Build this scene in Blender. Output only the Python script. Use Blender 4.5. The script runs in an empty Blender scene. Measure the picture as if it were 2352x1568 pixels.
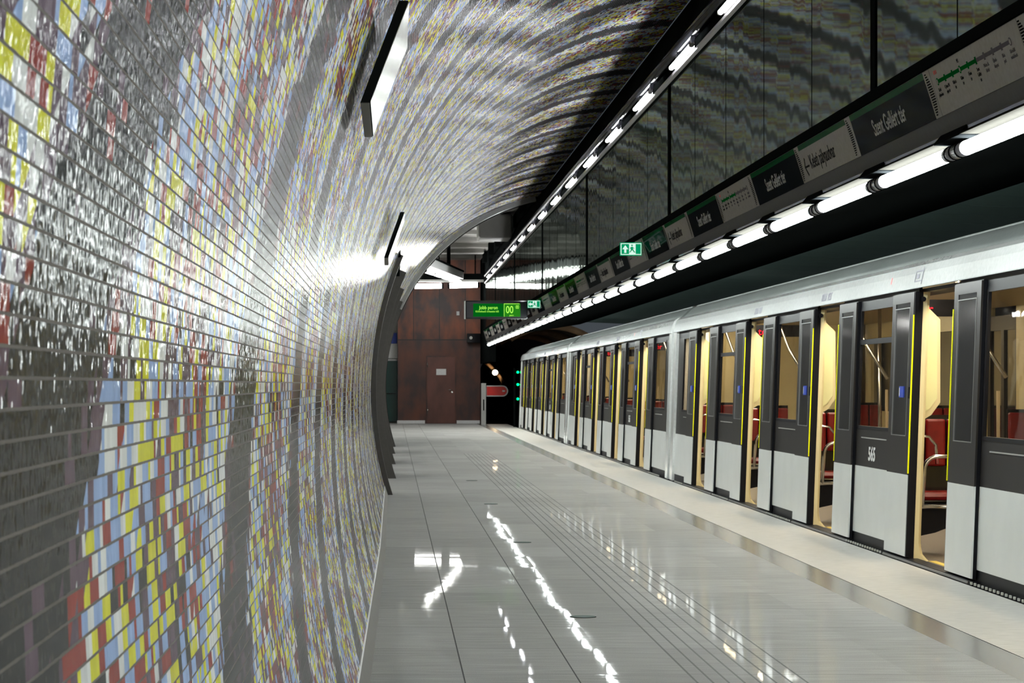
import bpy, math, random
from mathutils import Vector, Matrix
random.seed(7)
scene = bpy.context.scene
COL = scene.collection

UNITS = 'first second third fourth fifth sixth seventh eighth ninth tenth eleventh twelfth thirteenth fourteenth fifteenth sixteenth seventeenth eighteenth nineteenth'.split()
def ordinal(n):
    if n < 20: return UNITS[n-1]
    t_, u = divmod(n, 10)
    return (['twentieth', 'thirtieth', 'fortieth'][t_-2] if u == 0 else ['twenty', 'thirty', 'forty'][t_-2]+'-'+UNITS[u-1])
# ---------------------------------------------------------------- camera, world, exposure
H = 1.25                                   # eye height (m)
cam_d = bpy.data.cameras.new('camera')
cam = bpy.data.objects.new('camera', cam_d); COL.objects.link(cam)
cam.location = (0, 0, H); cam.rotation_euler = (math.pi/2, 0, 0)
cam_d.sensor_width = 36; cam_d.lens = 36*5856/2352
cam_d.shift_x = (1176-903)/2352; cam_d.shift_y = (882-784)/2352
cam_d.clip_start = 0.05; cam_d.clip_end = 400
cam_d.dof.use_dof = True; cam_d.dof.focus_distance = 7.0; cam_d.dof.aperture_fstop = 36
scene.camera = cam
w = bpy.data.worlds.new('world'); scene.world = w; w.use_nodes = True
w.node_tree.nodes['Background'].inputs[0].default_value = (.6, .7, .8, 1)
w.node_tree.nodes['Background'].inputs[1].default_value = 0.03
vs = scene.view_settings
vs.view_transform = 'Standard'; vs.look = 'None'; vs.gamma = 1; vs.exposure = 1.6; vs.use_curve_mapping = False
cy = scene.cycles
cy.use_denoising = True; cy.max_bounces = 8; cy.diffuse_bounces = 4; cy.glossy_bounces = 5
cy.transmission_bounces = 6; cy.transparent_max_bounces = 8
cy.sample_clamp_indirect = 8; cy.caustics_reflective = False; cy.caustics_refractive = False
cy.use_light_tree = True
E_LOW, E_UP, E_HALL, E_CAR, E_PASS = 22.0, 24.0, 14.0, 16.0, 9.0

# ---------------------------------------------------------------- materials
def newmat(name):
    m = bpy.data.materials.new(name); m.use_nodes = True
    nt = m.node_tree
    return m, nt, nt.nodes['Principled BSDF']
def pm(name, col, rough=.5, metal=0.0, noise=0.0, nscale=30, bump=0.0, spec=.5, stretch=None, coat=0.0):
    """plain principled with a procedural noise variation"""
    m, nt, b = newmat(name)
    b.inputs['Base Color'].default_value = (*col, 1); b.inputs['Roughness'].default_value = rough
    b.inputs['Metallic'].default_value = metal; b.inputs['Specular IOR Level'].default_value = spec
    b.inputs['Coat Weight'].default_value = coat
    tc = nt.nodes.new('ShaderNodeTexCoord'); mp = nt.nodes.new('ShaderNodeMapping')
    mp.inputs['Scale'].default_value = stretch or (1, 1, 1)
    nz = nt.nodes.new('ShaderNodeTexNoise'); nz.inputs['Scale'].default_value = nscale; nz.inputs['Detail'].default_value = 3
    nt.links.new(tc.outputs['Object'], mp.inputs[0]); nt.links.new(mp.outputs[0], nz.inputs['Vector'])
    n = noise or .06
    mr = nt.nodes.new('ShaderNodeMapRange')
    mr.inputs['From Min'].default_value = .3; mr.inputs['From Max'].default_value = .7
    mr.inputs['To Min'].default_value = 1-n; mr.inputs['To Max'].default_value = 1+n
    nt.links.new(nz.outputs[0], mr.inputs['Value'])
    vm = nt.nodes.new('ShaderNodeVectorMath'); vm.operation = 'SCALE'; vm.inputs[0].default_value = col
    nt.links.new(mr.outputs[0], vm.inputs['Scale']); nt.links.new(vm.outputs[0], b.inputs['Base Color'])
    if bump:
        bp = nt.nodes.new('ShaderNodeBump'); bp.inputs['Strength'].default_value = 1; bp.inputs['Distance'].default_value = bump
        nt.links.new(nz.outputs[0], bp.inputs['Height']); nt.links.new(bp.outputs[0], b.inputs['Normal'])
    return m
def em(name, col, s):
    m, nt, b = newmat(name)
    b.inputs['Base Color'].default_value = (*[c*.05 for c in col], 1)
    b.inputs['Specular IOR Level'].default_value = 0
    b.inputs['Emission Color'].default_value = (*col, 1); b.inputs['Emission Strength'].default_value = s
    return m

class NT:
    """tiny expression helper"""
    def __init__(s, nt): s.nt = nt
    def m(s, op, a, b=None, c=None, clamp=False):
        n = s.nt.nodes.new('ShaderNodeMath'); n.operation = op; n.use_clamp = clamp
        for i, v in enumerate((a, b, c)):
            if v is None: continue
            if isinstance(v, (int, float)): n.inputs[i].default_value = v
            else: s.nt.links.new(v, n.inputs[i])
        return n.outputs[0]
    def comb(s, x, y, z=0.0):
        n = s.nt.nodes.new('ShaderNodeCombineXYZ')
        for i, v in enumerate((x, y, z)):
            if isinstance(v, (int, float)): n.inputs[i].default_value = v
            else: s.nt.links.new(v, n.inputs[i])
        return n.outputs[0]
    def white(s, vec):
        n = s.nt.nodes.new('ShaderNodeTexWhiteNoise'); n.noise_dimensions = '3D'
        s.nt.links.new(vec, n.inputs['Vector']); return n.outputs[0], n.outputs[1]
    def noise(s, vec, scale, detail=2):
        n = s.nt.nodes.new('ShaderNodeTexNoise'); n.inputs['Scale'].default_value = scale; n.inputs['Detail'].default_value = detail
        s.nt.links.new(vec, n.inputs['Vector']); return n.outputs[0]
    def mix(s, f, a, b):
        n = s.nt.nodes.new('ShaderNodeMix'); n.data_type = 'RGBA'
        for i, v in ((0, f), (6, a), (7, b)):
            if isinstance(v, (int, float)): n.inputs[i].default_value = v
            elif isinstance(v, tuple): n.inputs[i].default_value = (*v, 1)
            else: s.nt.links.new(v, n.inputs[i])
        return n.outputs[2]
    def ramp(s, f, stops):
        n = s.nt.nodes.new('ShaderNodeValToRGB'); r = n.color_ramp; r.interpolation = 'CONSTANT'
        while len(r.elements) > 1: r.elements.remove(r.elements[0])
        for k, (p, c) in enumerate(stops):
            e = r.elements[0] if k == 0 else r.elements.new(p)
            e.position = p; e.color = (*c, 1)
        s.nt.links.new(f, n.inputs[0]); return n.outputs[0]

def polish(m, nt, b, f0, f90, rough, power=4.0, mask=None):
    """turn the principled base into diffuse + capped glossy sheen (worn polish never mirrors fully at grazing view)"""
    q = NT(nt); out = [n for n in nt.nodes if n.type == 'OUTPUT_MATERIAL'][0]
    b.inputs['Specular IOR Level'].default_value = 0
    g = nt.nodes.new('ShaderNodeBsdfGlossy'); g.inputs[0].default_value = (1, 1, 1, 1)
    if isinstance(rough, float): g.inputs['Roughness'].default_value = rough
    else: nt.links.new(rough, g.inputs['Roughness'])
    lw = nt.nodes.new('ShaderNodeLayerWeight'); lw.inputs[0].default_value = .5
    for l in list(nt.links):
        if l.to_node == b and l.to_socket.name == 'Normal': nt.links.new(l.from_socket, g.inputs['Normal'])
    f = q.m('ADD', f0, q.m('MULTIPLY', q.m('POWER', lw.outputs['Facing'], power), f90-f0))
    if mask is not None: f = q.m('MULTIPLY', f, q.m('SUBTRACT', 1.0, q.m('MULTIPLY', mask, .85)))
    mx = nt.nodes.new('ShaderNodeMixShader'); nt.links.new(f, mx.inputs[0])
    nt.links.new(b.outputs[0], mx.inputs[1]); nt.links.new(g.outputs[0], mx.inputs[2]); nt.links.new(mx.outputs[0], out.inputs[0])

TILE = .0245
def mosaic_mat():
    m, nt, b = newmat('glazed_mosaic'); q = NT(nt)
    uvn = nt.nodes.new('ShaderNodeUVMap'); uvn.uv_map = 'UVMap'
    sep = nt.nodes.new('ShaderNodeSeparateXYZ'); nt.links.new(uvn.outputs[0], sep.inputs[0])
    U, V = sep.outputs[0], sep.outputs[1]            # metres along the platform / along the arc
    tu, tv = q.m('DIVIDE', U, TILE), q.m('DIVIDE', V, TILE)
    i, j = q.m('FLOOR', tu), q.m('FLOOR', tv)
    fu, fv = q.m('FRACT', tu), q.m('FRACT', tv)
    cell = q.comb(i, j)
    rv, rc = q.white(cell)
    # clusters of like tiles
    vo = nt.nodes.new('ShaderNodeTexVoronoi'); vo.voronoi_dimensions = '2D'; vo.distance = 'CHEBYCHEV'; vo.inputs['Scale'].default_value = 1
    nt.links.new(q.comb(q.m('DIVIDE', i, 2.3), q.m('DIVIDE', j, 1.5)), vo.inputs['Vector'])
    vs_ = nt.nodes.new('ShaderNodeSeparateColor'); nt.links.new(vo.outputs['Color'], vs_.inputs[0])
    r1, r2 = vs_.outputs[0], vs_.outputs[1]
    # position along the stripes: dark bands cross the wall about every 2.1 m and lean as they climb
    D = q.m('SUBTRACT', U, 6.0)
    uw = q.m('ADD', q.m('SUBTRACT', D, 3.5), q.m('ADD', q.m('MULTIPLY', q.m('MAXIMUM', q.m('SUBTRACT', 7.7, D), 0.0), .2), q.m('MULTIPLY', q.m('MAXIMUM', q.m('SUBTRACT', 5.07, D), 0.0), .1)))
    wob = q.noise(q.comb(q.m('MULTIPLY', U, .10), q.m('MULTIPLY', V, .55)), 1.0, 1)
    wob2 = q.noise(q.comb(q.m('MULTIPLY', i, .05), q.m('MULTIPLY', j, .16)), 1.0, 1)
    p = q.m('ADD', uw, q.m('MULTIPLY', q.m('SUBTRACT', V, 1.25), -1.15))
    p = q.m('ADD', p, q.m('MULTIPLY', q.m('SUBTRACT', wob, .5), .5))
    p = q.m('ADD', p, q.m('MULTIPLY', q.m('SUBTRACT', wob2, .5), .16))
    p = q.m('ADD', p, q.m('MULTIPLY', q.m('SUBTRACT', r2, .5), .09))
    ph = q.m('FRACT', q.m('ADD', q.m('DIVIDE', q.m('SUBTRACT', p, .14), 2.1), 0.5))
    t = q.m('MULTIPLY', q.m('ABSOLUTE', q.m('SUBTRACT', ph, .5)), 2.0)      # 0 centre of the dark band .. 1 middle of the colours
    W, B, Y = (.63, .65, .64), (.27, .38, .62), (.60, .59, .035)
    R, P, K = (.26, .045, .038), (.105, .070, .096), (.030, .032, .033)
    darkr = q.ramp(r1, [(0, K), (.93, P), (.985, R)])
    edger = q.ramp(r1, [(0, P), (.35, K), (.52, B), (.66, P), (.84, R), (.93, W)])
    zoneA = q.ramp(r1, [(0, W), (.31, B), (.61, Y), (.80, R), (.89, P), (.96, K)])
    zoneB = q.ramp(r1, [(0, R), (.26, P), (.50, Y), (.68, B), (.85, W), (.93, K)])
    g = q.m('LESS_THAN', t, .22); e = q.m('LESS_THAN', t, .30)
    zsel = q.m('GREATER_THAN', q.m('ADD', t, q.m('MULTIPLY', q.m('SUBTRACT', r2, .5), .35)), .66)
    c = q.mix(zsel, zoneA, zoneB); c = q.mix(e, c, edger); c = q.mix(g, c, darkr)
    # each tile its own shade
    sh = q.m('ADD', .9, q.m('MULTIPLY', rv, .2))
    vm = nt.nodes.new('ShaderNodeVectorMath'); vm.operation = 'SCALE'
    nt.links.new(c, vm.inputs[0]); nt.links.new(sh, vm.inputs['Scale'])
    # grout
    wav = q.m('MULTIPLY', q.noise(q.comb(q.m('MULTIPLY', U, 40), q.m('MULTIPLY', V, 40)), 1.0, 2), .06)
    gv = q.m('GREATER_THAN', q.m('ABSOLUTE', q.m('SUBTRACT', fv, .5)), q.m('ADD', .41, wav))
    gu = q.m('GREATER_THAN', q.m('ABSOLUTE', q.m('SUBTRACT', fu, .5)), .485)
    gr = q.m('MAXIMUM', gv, q.m('MULTIPLY', gu, .12))
    col = q.mix(gr, vm.outputs[0], (.145, .132, .12))
    nt.links.new(col, b.inputs['Base Color'])
    b.inputs['Specular IOR Level'].default_value = .3
    # every tile sits at a slightly different tilt, with a rippled glaze
    geo = nt.nodes.new('ShaderNodeNewGeometry')
    sub = nt.nodes.new('ShaderNodeVectorMath'); sub.operation = 'SUBTRACT'; sub.inputs[1].default_value = (.5, .5, .5)
    nt.links.new(rc, sub.inputs[0])
    sc = nt.nodes.new('ShaderNodeVectorMath'); sc.operation = 'MULTIPLY'; sc.inputs[1].default_value = (.06, .003, .06)
    nt.links.new(sub.outputs[0], sc.inputs[0])
    ad = nt.nodes.new('ShaderNodeVectorMath'); ad.operation = 'ADD'
    nt.links.new(geo.outputs['Normal'], ad.inputs[0]); nt.links.new(sc.outputs[0], ad.inputs[1])
    no = nt.nodes.new('ShaderNodeVectorMath'); no.operation = 'NORMALIZE'; nt.links.new(ad.outputs[0], no.inputs[0])
    # pulled glaze: the surface of each tile rolls up and down along the arc, hardly at all along the platform
    hn = q.noise(q.comb(q.m('MULTIPLY', U, 110), q.m('MULTIPLY', V, 55)), 1.0, 1)
    amp = q.m('MULTIPLY', q.m('SUBTRACT', hn, .5), .9)
    tg = nt.nodes.new('ShaderNodeVectorMath'); tg.operation = 'CROSS_PRODUCT'; tg.inputs[1].default_value = (0, 1, 0)
    nt.links.new(geo.outputs['Normal'], tg.inputs[0])
    ts = nt.nodes.new('ShaderNodeVectorMath'); ts.operation = 'SCALE'
    nt.links.new(tg.outputs[0], ts.inputs[0]); nt.links.new(amp, ts.inputs['Scale'])
    ad2 = nt.nodes.new('ShaderNodeVectorMath'); ad2.operation = 'ADD'
    nt.links.new(ad.outputs[0], ad2.inputs[0]); nt.links.new(ts.outputs[0], ad2.inputs[1]); nt.links.new(ad2.outputs[0], no.inputs[0])
    hh = q.m('MULTIPLY', gv, -1.2)
    bp = nt.nodes.new('ShaderNodeBump'); bp.inputs['Strength'].default_value = .5; bp.inputs['Distance'].default_value = .0005
    nt.links.new(hh, bp.inputs['Height']); nt.links.new(no.outputs[0], bp.inputs['Normal'])
    nt.links.new(bp.outputs[0], b.inputs['Normal'])
    polish(m, nt, b, .015, .48, q.m('ADD', .085, q.m('MULTIPLY', gr, .5)), 8.5, gv)
    return m

def floor_mat():
    m, nt, b = newmat('polished_granite'); q = NT(nt)
    tc = nt.nodes.new('ShaderNodeTexCoord'); sep = nt.nodes.new('ShaderNodeSeparateXYZ')
    nt.links.new(tc.outputs['Object'], sep.inputs[0]); X, Y = sep.outputs[0], sep.outputs[1]
    streak = q.noise(q.comb(q.m('MULTIPLY', X, 3), q.m('MULTIPLY', Y, 22)), 1.0, 4)
    grain = q.noise(q.comb(q.m('MULTIPLY', X, 260), q.m('MULTIPLY', Y, 260)), 1.0, 2)
    ti = q.m('FLOOR', q.m('DIVIDE', q.m('SUBTRACT', X, .302), .483)); tj = q.m('FLOOR', q.m('DIVIDE', q.m('SUBTRACT', Y, 10.99), 1.07))
    tv, _ = q.white(q.comb(ti, tj))
    val = q.m('ADD', .34, q.m('MULTIPLY', q.m('SUBTRACT', streak, .5), .2))
    val = q.m('ADD', val, q.m('MULTIPLY', q.m('SUBTRACT', grain, .5), .34))
    val = q.m('ADD', val, q.m('MULTIPLY', q.m('SUBTRACT', tv, .5), .05))
    # seams
    fx = q.m('FRACT', q.m('DIVIDE', q.m('SUBTRACT', X, .302-.4830/2), .483)); sx = q.m('LESS_THAN', q.m('ABSOLUTE', q.m('SUBTRACT', fx, .5)), .0065)
    sx = q.m('MULTIPLY', sx, q.m('LESS_THAN', X, 1.2))
    fy = q.m('FRACT', q.m('DIVIDE', q.m('SUBTRACT', Y, 10.99-.535), 1.07)); sy = q.m('LESS_THAN', q.m('ABSOLUTE', q.m('SUBTRACT', fy, .5)), .0036)
    # tactile strip: eight grooves
    gx = q.m('FRACT', q.m('DIVIDE', q.m('SUBTRACT', X, 1.275-.033), .066)); gg = q.m('LESS_THAN', q.m('ABSOLUTE', q.m('SUBTRACT', gx, .5)), .075)
    inr = q.m('MULTIPLY', q.m('MULTIPLY', q.m('GREATER_THAN', X, 1.24), q.m('LESS_THAN', X, 1.76)), q.m('LESS_THAN', Y, 46.0))
    gg = q.m('MULTIPLY', gg, inr)
    ln = q.m('MAXIMUM', q.m('MAXIMUM', sx, q.m('MULTIPLY', sy, .75)), q.m('MULTIPLY', gg, .8))
    cc = q.comb(val, q.m('MULTIPLY', val, .985), q.m('MULTIPLY', val, .955))
    nt.links.new(q.mix(ln, cc, (.035, .035, .033)), b.inputs['Base Color'])
    rgh = (q.m('ADD', q.m('ADD', .02, q.m('MULTIPLY', ln, .5)), q.m('MULTIPLY', q.m('MAXIMUM', q.m('SUBTRACT', streak, .5), 0.0), .12)))
    b.inputs['Specular IOR Level'].default_value = .18
    wv = q.noise(q.comb(q.m('MULTIPLY', X, 2.2), q.m('MULTIPLY', Y, 2.2)), 1.0, 2)
    bp = nt.nodes.new('ShaderNodeBump'); bp.inputs['Strength'].default_value = .5; bp.inputs['Distance'].default_value = .0005
    nt.links.new(wv, bp.inputs['Height'])
    # each slab is laid a hair out of level
    _, tcol = q.white(q.comb(q.m('FLOOR', q.m('DIVIDE', X, .483)), tj, 5.0))
    s1 = nt.nodes.new('ShaderNodeVectorMath'); s1.operation = 'SUBTRACT'; s1.inputs[1].default_value = (.5, .5, .5); nt.links.new(tcol, s1.inputs[0])
    s2 = nt.nodes.new('ShaderNodeVectorMath'); s2.operation = 'MULTIPLY_ADD'; s2.inputs[1].default_value = (.006, .0035, 0); s2.inputs[2].default_value = (0, 0, 1)
    nt.links.new(s1.outputs[0], s2.inputs[0])
    s3 = nt.nodes.new('ShaderNodeVectorMath'); s3.operation = 'NORMALIZE'; nt.links.new(s2.outputs[0], s3.inputs[0]); nt.links.new(s3.outputs[0], bp.inputs['Normal'])
    bp2 = nt.nodes.new('ShaderNodeBump'); bp2.inputs['Strength'].default_value = .8; bp2.inputs['Distance'].default_value = .002; bp2.invert = True
    nt.links.new(ln, bp2.inputs['Height']); nt.links.new(bp.outputs[0], bp2.inputs['Normal'])
    nt.links.new(bp2.outputs[0], b.inputs['Normal'])
    polish(m, nt, b, .015, .085, rgh, 3.0)
    return m

def mirror_mat():
    m, nt, b = newmat('polished_steel_mirror'); q = NT(nt)
    b.inputs['Base Color'].default_value = (.075, .086, .080, 1); b.inputs['Metallic'].default_value = 1
    b.inputs['Roughness'].default_value = .045
    tc = nt.nodes.new('ShaderNodeTexCoord'); sep = nt.nodes.new('ShaderNodeSeparateXYZ')
    nt.links.new(tc.outputs['Object'], sep.inputs[0]); Y, Z = sep.outputs[1], sep.outputs[2]
    n1 = q.noise(q.comb(0.0, q.m('MULTIPLY', Y, .9), q.m('MULTIPLY', Z, .35)), 1.0, 2)
    n2 = q.noise(q.comb(3.0, q.m('MULTIPLY', Y, 3.5), q.m('MULTIPLY', Z, .9)), 1.0, 1)
    hgt = q.m('ADD', n1, q.m('MULTIPLY', n2, .06))
    bp = nt.nodes.new('ShaderNodeBump'); bp.inputs['Strength'].default_value = 1; bp.inputs['Distance'].default_value = .0085
    nt.links.new(hgt, bp.inputs['Height'])
    g = nt.nodes.new('ShaderNodeBsdfGlossy'); g.inputs[0].default_value = (.20, .226, .213, 1); g.inputs['Roughness'].default_value = .045
    nt.links.new(bp.outputs[0], g.inputs['Normal'])
    out = [n for n in nt.nodes if n.type == 'OUTPUT_MATERIAL'][0]; nt.links.new(g.outputs[0], out.inputs[0]); nt.nodes.remove(b)
    return m

def corten_mat():
    m, nt, b = newmat('rusted_steel_panels'); q = NT(nt)
    tc = nt.nodes.new('ShaderNodeTexCoord'); sep = nt.nodes.new('ShaderNodeSeparateXYZ')
    nt.links.new(tc.outputs['Object'], sep.inputs[0]); X, Z = sep.outputs[0], sep.outputs[2]
    n = q.noise(q.comb(q.m('MULTIPLY', X, 2.2), 0.0, q.m('MULTIPLY', Z, 1.2)), 1.0, 4)
    f = q.m('MULTIPLY', q.m('SUBTRACT', n, .38), 3.2, clamp=True)
    up = q.m('MULTIPLY', q.m('GREATER_THAN', Z, 2.66), .55)
    f2 = q.m('ADD', q.m('MULTIPLY', f, .35), q.m('MULTIPLY', f, up))
    c = q.mix(f2, (.045, .022, .020), (.30, .072, .020))
    s1 = q.m('LESS_THAN', q.m('ABSOLUTE', q.m('SUBTRACT', Z, 2.66)), .016)
    fx = q.m('FRACT', q.m('DIVIDE', q.m('SUBTRACT', X, .65-.41), .82)); sx = q.m('LESS_THAN', q.m('ABSOLUTE', q.m('SUBTRACT', fx, .5)), .015)
    sx = q.m('MULTIPLY', sx, q.m('GREATER_THAN', Z, 2.66))
    nt.links.new(q.mix(q.m('MAXIMUM', s1, sx), c, (.01, .007, .006)), b.inputs['Base Color'])
    b.inputs['Roughness'].default_value = .5
    return m

M = {}
M['mosaic'] = mosaic_mat(); M['floor'] = floor_mat(); M['mirror'] = mirror_mat(); M['corten'] = corten_mat()
M['edge_stone'] = pm('flamed_granite', (.46, .445, .42), .45, noise=.16, nscale=1, stretch=(9, 45, 1), bump=.001)
M['strip_stone'] = pm('dark_granite_strip', (.17, .172, .17), .22, noise=.12, nscale=60)
M['skirt'] = pm('grey_stone_skirting', (.15, .145, .135), .4, noise=.1, nscale=20)
M['black'] = pm('black_paint', (.006, .007, .007), .7, spec=0.0)
M['gloss_black'] = pm('glossy_black', (.02, .02, .024), .16)
M['rubber'] = pm('black_rubber', (.007, .007, .010), .45, spec=.15)
M['taupe'] = pm('taupe_metal', (.040, .034, .030), .32, metal=.3)
M['taupe_l'] = pm('brushed_taupe_metal', (.07, .066, .06), .4, spec=.2)
M['arch'] = pm('pale_arch_cladding', (.30, .30, .29), .4)
M['white_train'] = pm('white_train_paint', (.84, .86, .85), .12, coat=.5)
M['lower_white'] = pm('pale_grey_train_paint', (.82, .84, .82), .28, noise=.03, nscale=4)
M['dark_train'] = pm('charcoal_train_paint', (.034, .031, .030), .35, nscale=6, spec=.12)
M['roof'] = pm('grey_roof_paint', (.15, .165, .16), .6, spec=.2)
M['cream'] = pm('cream_plastic', (.72, .62, .36), .35, nscale=3)
M['cream2'] = pm('pale_yellow_plastic', (.76, .74, .42), .3, nscale=3)
M['beige'] = pm('beige_ceiling_panel', (.50, .40, .26), .35, nscale=3)
M['carfloor'] = pm('brown_grey_vinyl', (.20, .17, .14), .4, noise=.1, nscale=80)
M['red_seat'] = pm('red_upholstery', (.19, .006, .006), .3, noise=.15, nscale=15)
M['chrome'] = pm('brushed_stainless', (.62, .60, .57), .2, metal=1)
M['steel'] = pm('brushed_grey_steel', (.30, .295, .29), .32, metal=.6, stretch=(1, .1, 1), nscale=12)
M['alu'] = pm('anodised_aluminium', (.30, .33, .50), .25, metal=.9)
M['reflector'] = pm('white_reflector', (.022, .021, .019), .9, spec=0)
M['comb'] = pm('pale_rubber_comb', (.6, .6, .55), .6)
M['clamp'] = pm('black_plastic_clamp', (.008, .009, .010), .9, spec=0.0)
M['sleeve'] = pm('grey_plastic_sleeve', (.20, .20, .22), .25)
M['yellow'] = pm('yellow_edge', (.95, .93, .0), .5, spec=.1)
M['yellow_line'] = pm('yellow_floor_line', (.75, .55, .10), .5)
M['blue'] = pm('blue_sticker', (.02, .06, .45), .4)
M['white'] = pm('white_print', (.75, .75, .75), .5)
M['sign_text'] = pm('pale_sign_lettering', (.42, .41, .40), .6, spec=0)
M['grey_print'] = pm('grey_print', (.33, .33, .37), .7, spec=0)
M['dark_print'] = pm('dark_grey_print', (.02, .02, .022), .7, spec=0)
M['map_green'] = pm('green_line_print', (.0, .10, .02), .6, spec=0)
M['map_grey'] = pm('grey_line_print', (.12, .11, .12), .6, spec=0)
M['vent_black'] = pm('vent_slots', (.004, .004, .004), .8, spec=0)
M['concrete'] = pm('pale_concrete', (.42, .41, .385), .7, noise=.15, nscale=1.5)
M['concrete_m'] = pm('mid_grey_concrete', (.16, .155, .14), .7, noise=.15, nscale=1.5)  # darker grey than the hall concrete, for the downstand beam
M['concrete_d'] = pm('dark_concrete', (.10, .10, .095), .7, noise=.15, nscale=1.5)
M['green_panel'] = pm('dark_green_soffit_panel', (.07, .11, .10), .35, nscale=2)
M['teal'] = pm('dark_teal_glass', (.012, .06, .05), .15)
M['red_sign'] = pm('red_enamel', (.75, .015, .01), .3)
M['galv'] = pm('light_grey_metal', (.50, .50, .48), .4, metal=.3)
M['tunnel'] = pm('tunnel_concrete', (.10, .07, .05), .8, noise=.3, nscale=2)
M['ring'] = pm('lit_tone_tunnel_ring', (.45, .27, .14), .7, noise=.2, nscale=3)  # lighter orange in the colour stands in for lamp light on the lining
M['passage'] = pm('passage_plaster', (.55, .55, .52), .7)
M['lid'] = pm('dark_green_glass_lid', (.02, .05, .04), .5, spec=.1)
def pmp(name, col, f0, f90, rough, power=4.0, **k):
    m = pm(name, col, rough, **k); nt = m.node_tree
    polish(m, nt, nt.nodes['Principled BSDF'], f0, f90, rough, power); return m
M['fascia'] = pmp('grey_fascia_steel', (.085, .083, .082), .03, .12, .3)
M['taupe'] = pmp('taupe_metal', (.022, .019, .017), .02, .08, .25)
M['sign_white'] = pmp('warm_white_sign_glass', (.30, .28, .26), .02, .12, .06)
M['sign_dark'] = pmp('charcoal_sign_glass', (.005, .008, .011), .015, .06, .06)
M['sign_green'] = pmp('green_sign_stripe', (.0, .06, .016), .02, .1, .08)
M['gloss_black'] = pmp('glossy_black', (.008, .008, .010), .04, .3, .12)
M['tube'] = em('white_tube_glow', (.93, 1.0, .97), E_LOW)
M['tube_up'] = em('white_lamp_glow', (.95, .98, 1.0), E_UP)
M['tube_hall'] = em('hall_tube_glow', (1.0, 1.0, .96), E_HALL)
M['tube_pass'] = em('passage_tube_glow', (1.0, .99, .95), E_PASS)
M['car_light'] = em('warm_ceiling_light', (1.0, .88, .66), E_CAR)
M['exit_green'] = em('lit_exit_green', (.0, .33, .13), .3)
M['exit_white'] = em('lit_exit_white', (.75, 1.0, .88), .3)
M['led_bg'] = em('green_led_panel', (.0, .12, .008), .3)
M['led_bg2'] = em('bright_green_led_panel', (.02, .22, .01), .3)
M['led_txt'] = em('lime_led_text', (.42, 1.0, .10), .42)
M['led_red'] = em('red_led_text', (1.0, .02, .03), .8)
M['warm_lamp'] = em('warm_tunnel_lamp', (1.0, .75, .45), 14)
M['green_glow'] = em('green_signal_glow', (.0, .9, .12), 2.5)
def glass(name, tint, rough=.02, mixf=.25, tr=(.55, .56, .55)):
    m = bpy.data.materials.new(name); m.use_nodes = True; nt = m.node_tree; nt.nodes.clear()
    o = nt.nodes.new('ShaderNodeOutputMaterial'); t = nt.nodes.new('ShaderNodeBsdfTransparent'); g = nt.nodes.new('ShaderNodeBsdfGlossy')
    t.inputs[0].default_value = (*tr, 1); g.inputs['Roughness'].default_value = rough; g.inputs[0].default_value = (*tint, 1)
    lw = nt.nodes.new('ShaderNodeLayerWeight'); f = nt.nodes.new('ShaderNodeMath'); f.operation = 'MULTIPLY_ADD'
    f2 = nt.nodes.new('ShaderNodeMath'); f2.operation = 'POWER'; nt.links.new(lw.outputs['Facing'], f2.inputs[0]); f2.inputs[1].default_value = 4
    nt.links.new(f2.outputs[0], f.inputs[0]); f.inputs[1].default_value = .22; f.inputs[2].default_value = .04
    mx = nt.nodes.new('ShaderNodeMixShader')
    tc = nt.nodes.new('ShaderNodeTexCoord'); nz = nt.nodes.new('ShaderNodeTexNoise'); nz.inputs['Scale'].default_value = 2.5
    nt.links.new(tc.outputs['Object'], nz.inputs['Vector'])
    bp = nt.nodes.new('ShaderNodeBump'); bp.inputs['Distance'].default_value = .002; nt.links.new(nz.outputs[0], bp.inputs['Height'])
    nt.links.new(bp.outputs[0], g.inputs['Normal'])
    nt.links.new(f.outputs[0], mx.inputs[0]); nt.links.new(t.outputs[0], mx.inputs[1]); nt.links.new(g.outputs[0], mx.inputs[2])
    nt.links.new(mx.outputs[0], o.inputs[0]); return m
M['window'] = glass('tinted_window_glass', (.8, .8, .8), tr=(.85, .82, .75))
M['leaf_glass'] = glass('dark_door_glass', (.8, .8, .8), tr=(.22, .22, .22))
M['shade_glass'] = pm('smoked_door_glass', (.022, .022, .024), .1, nscale=3)

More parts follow.
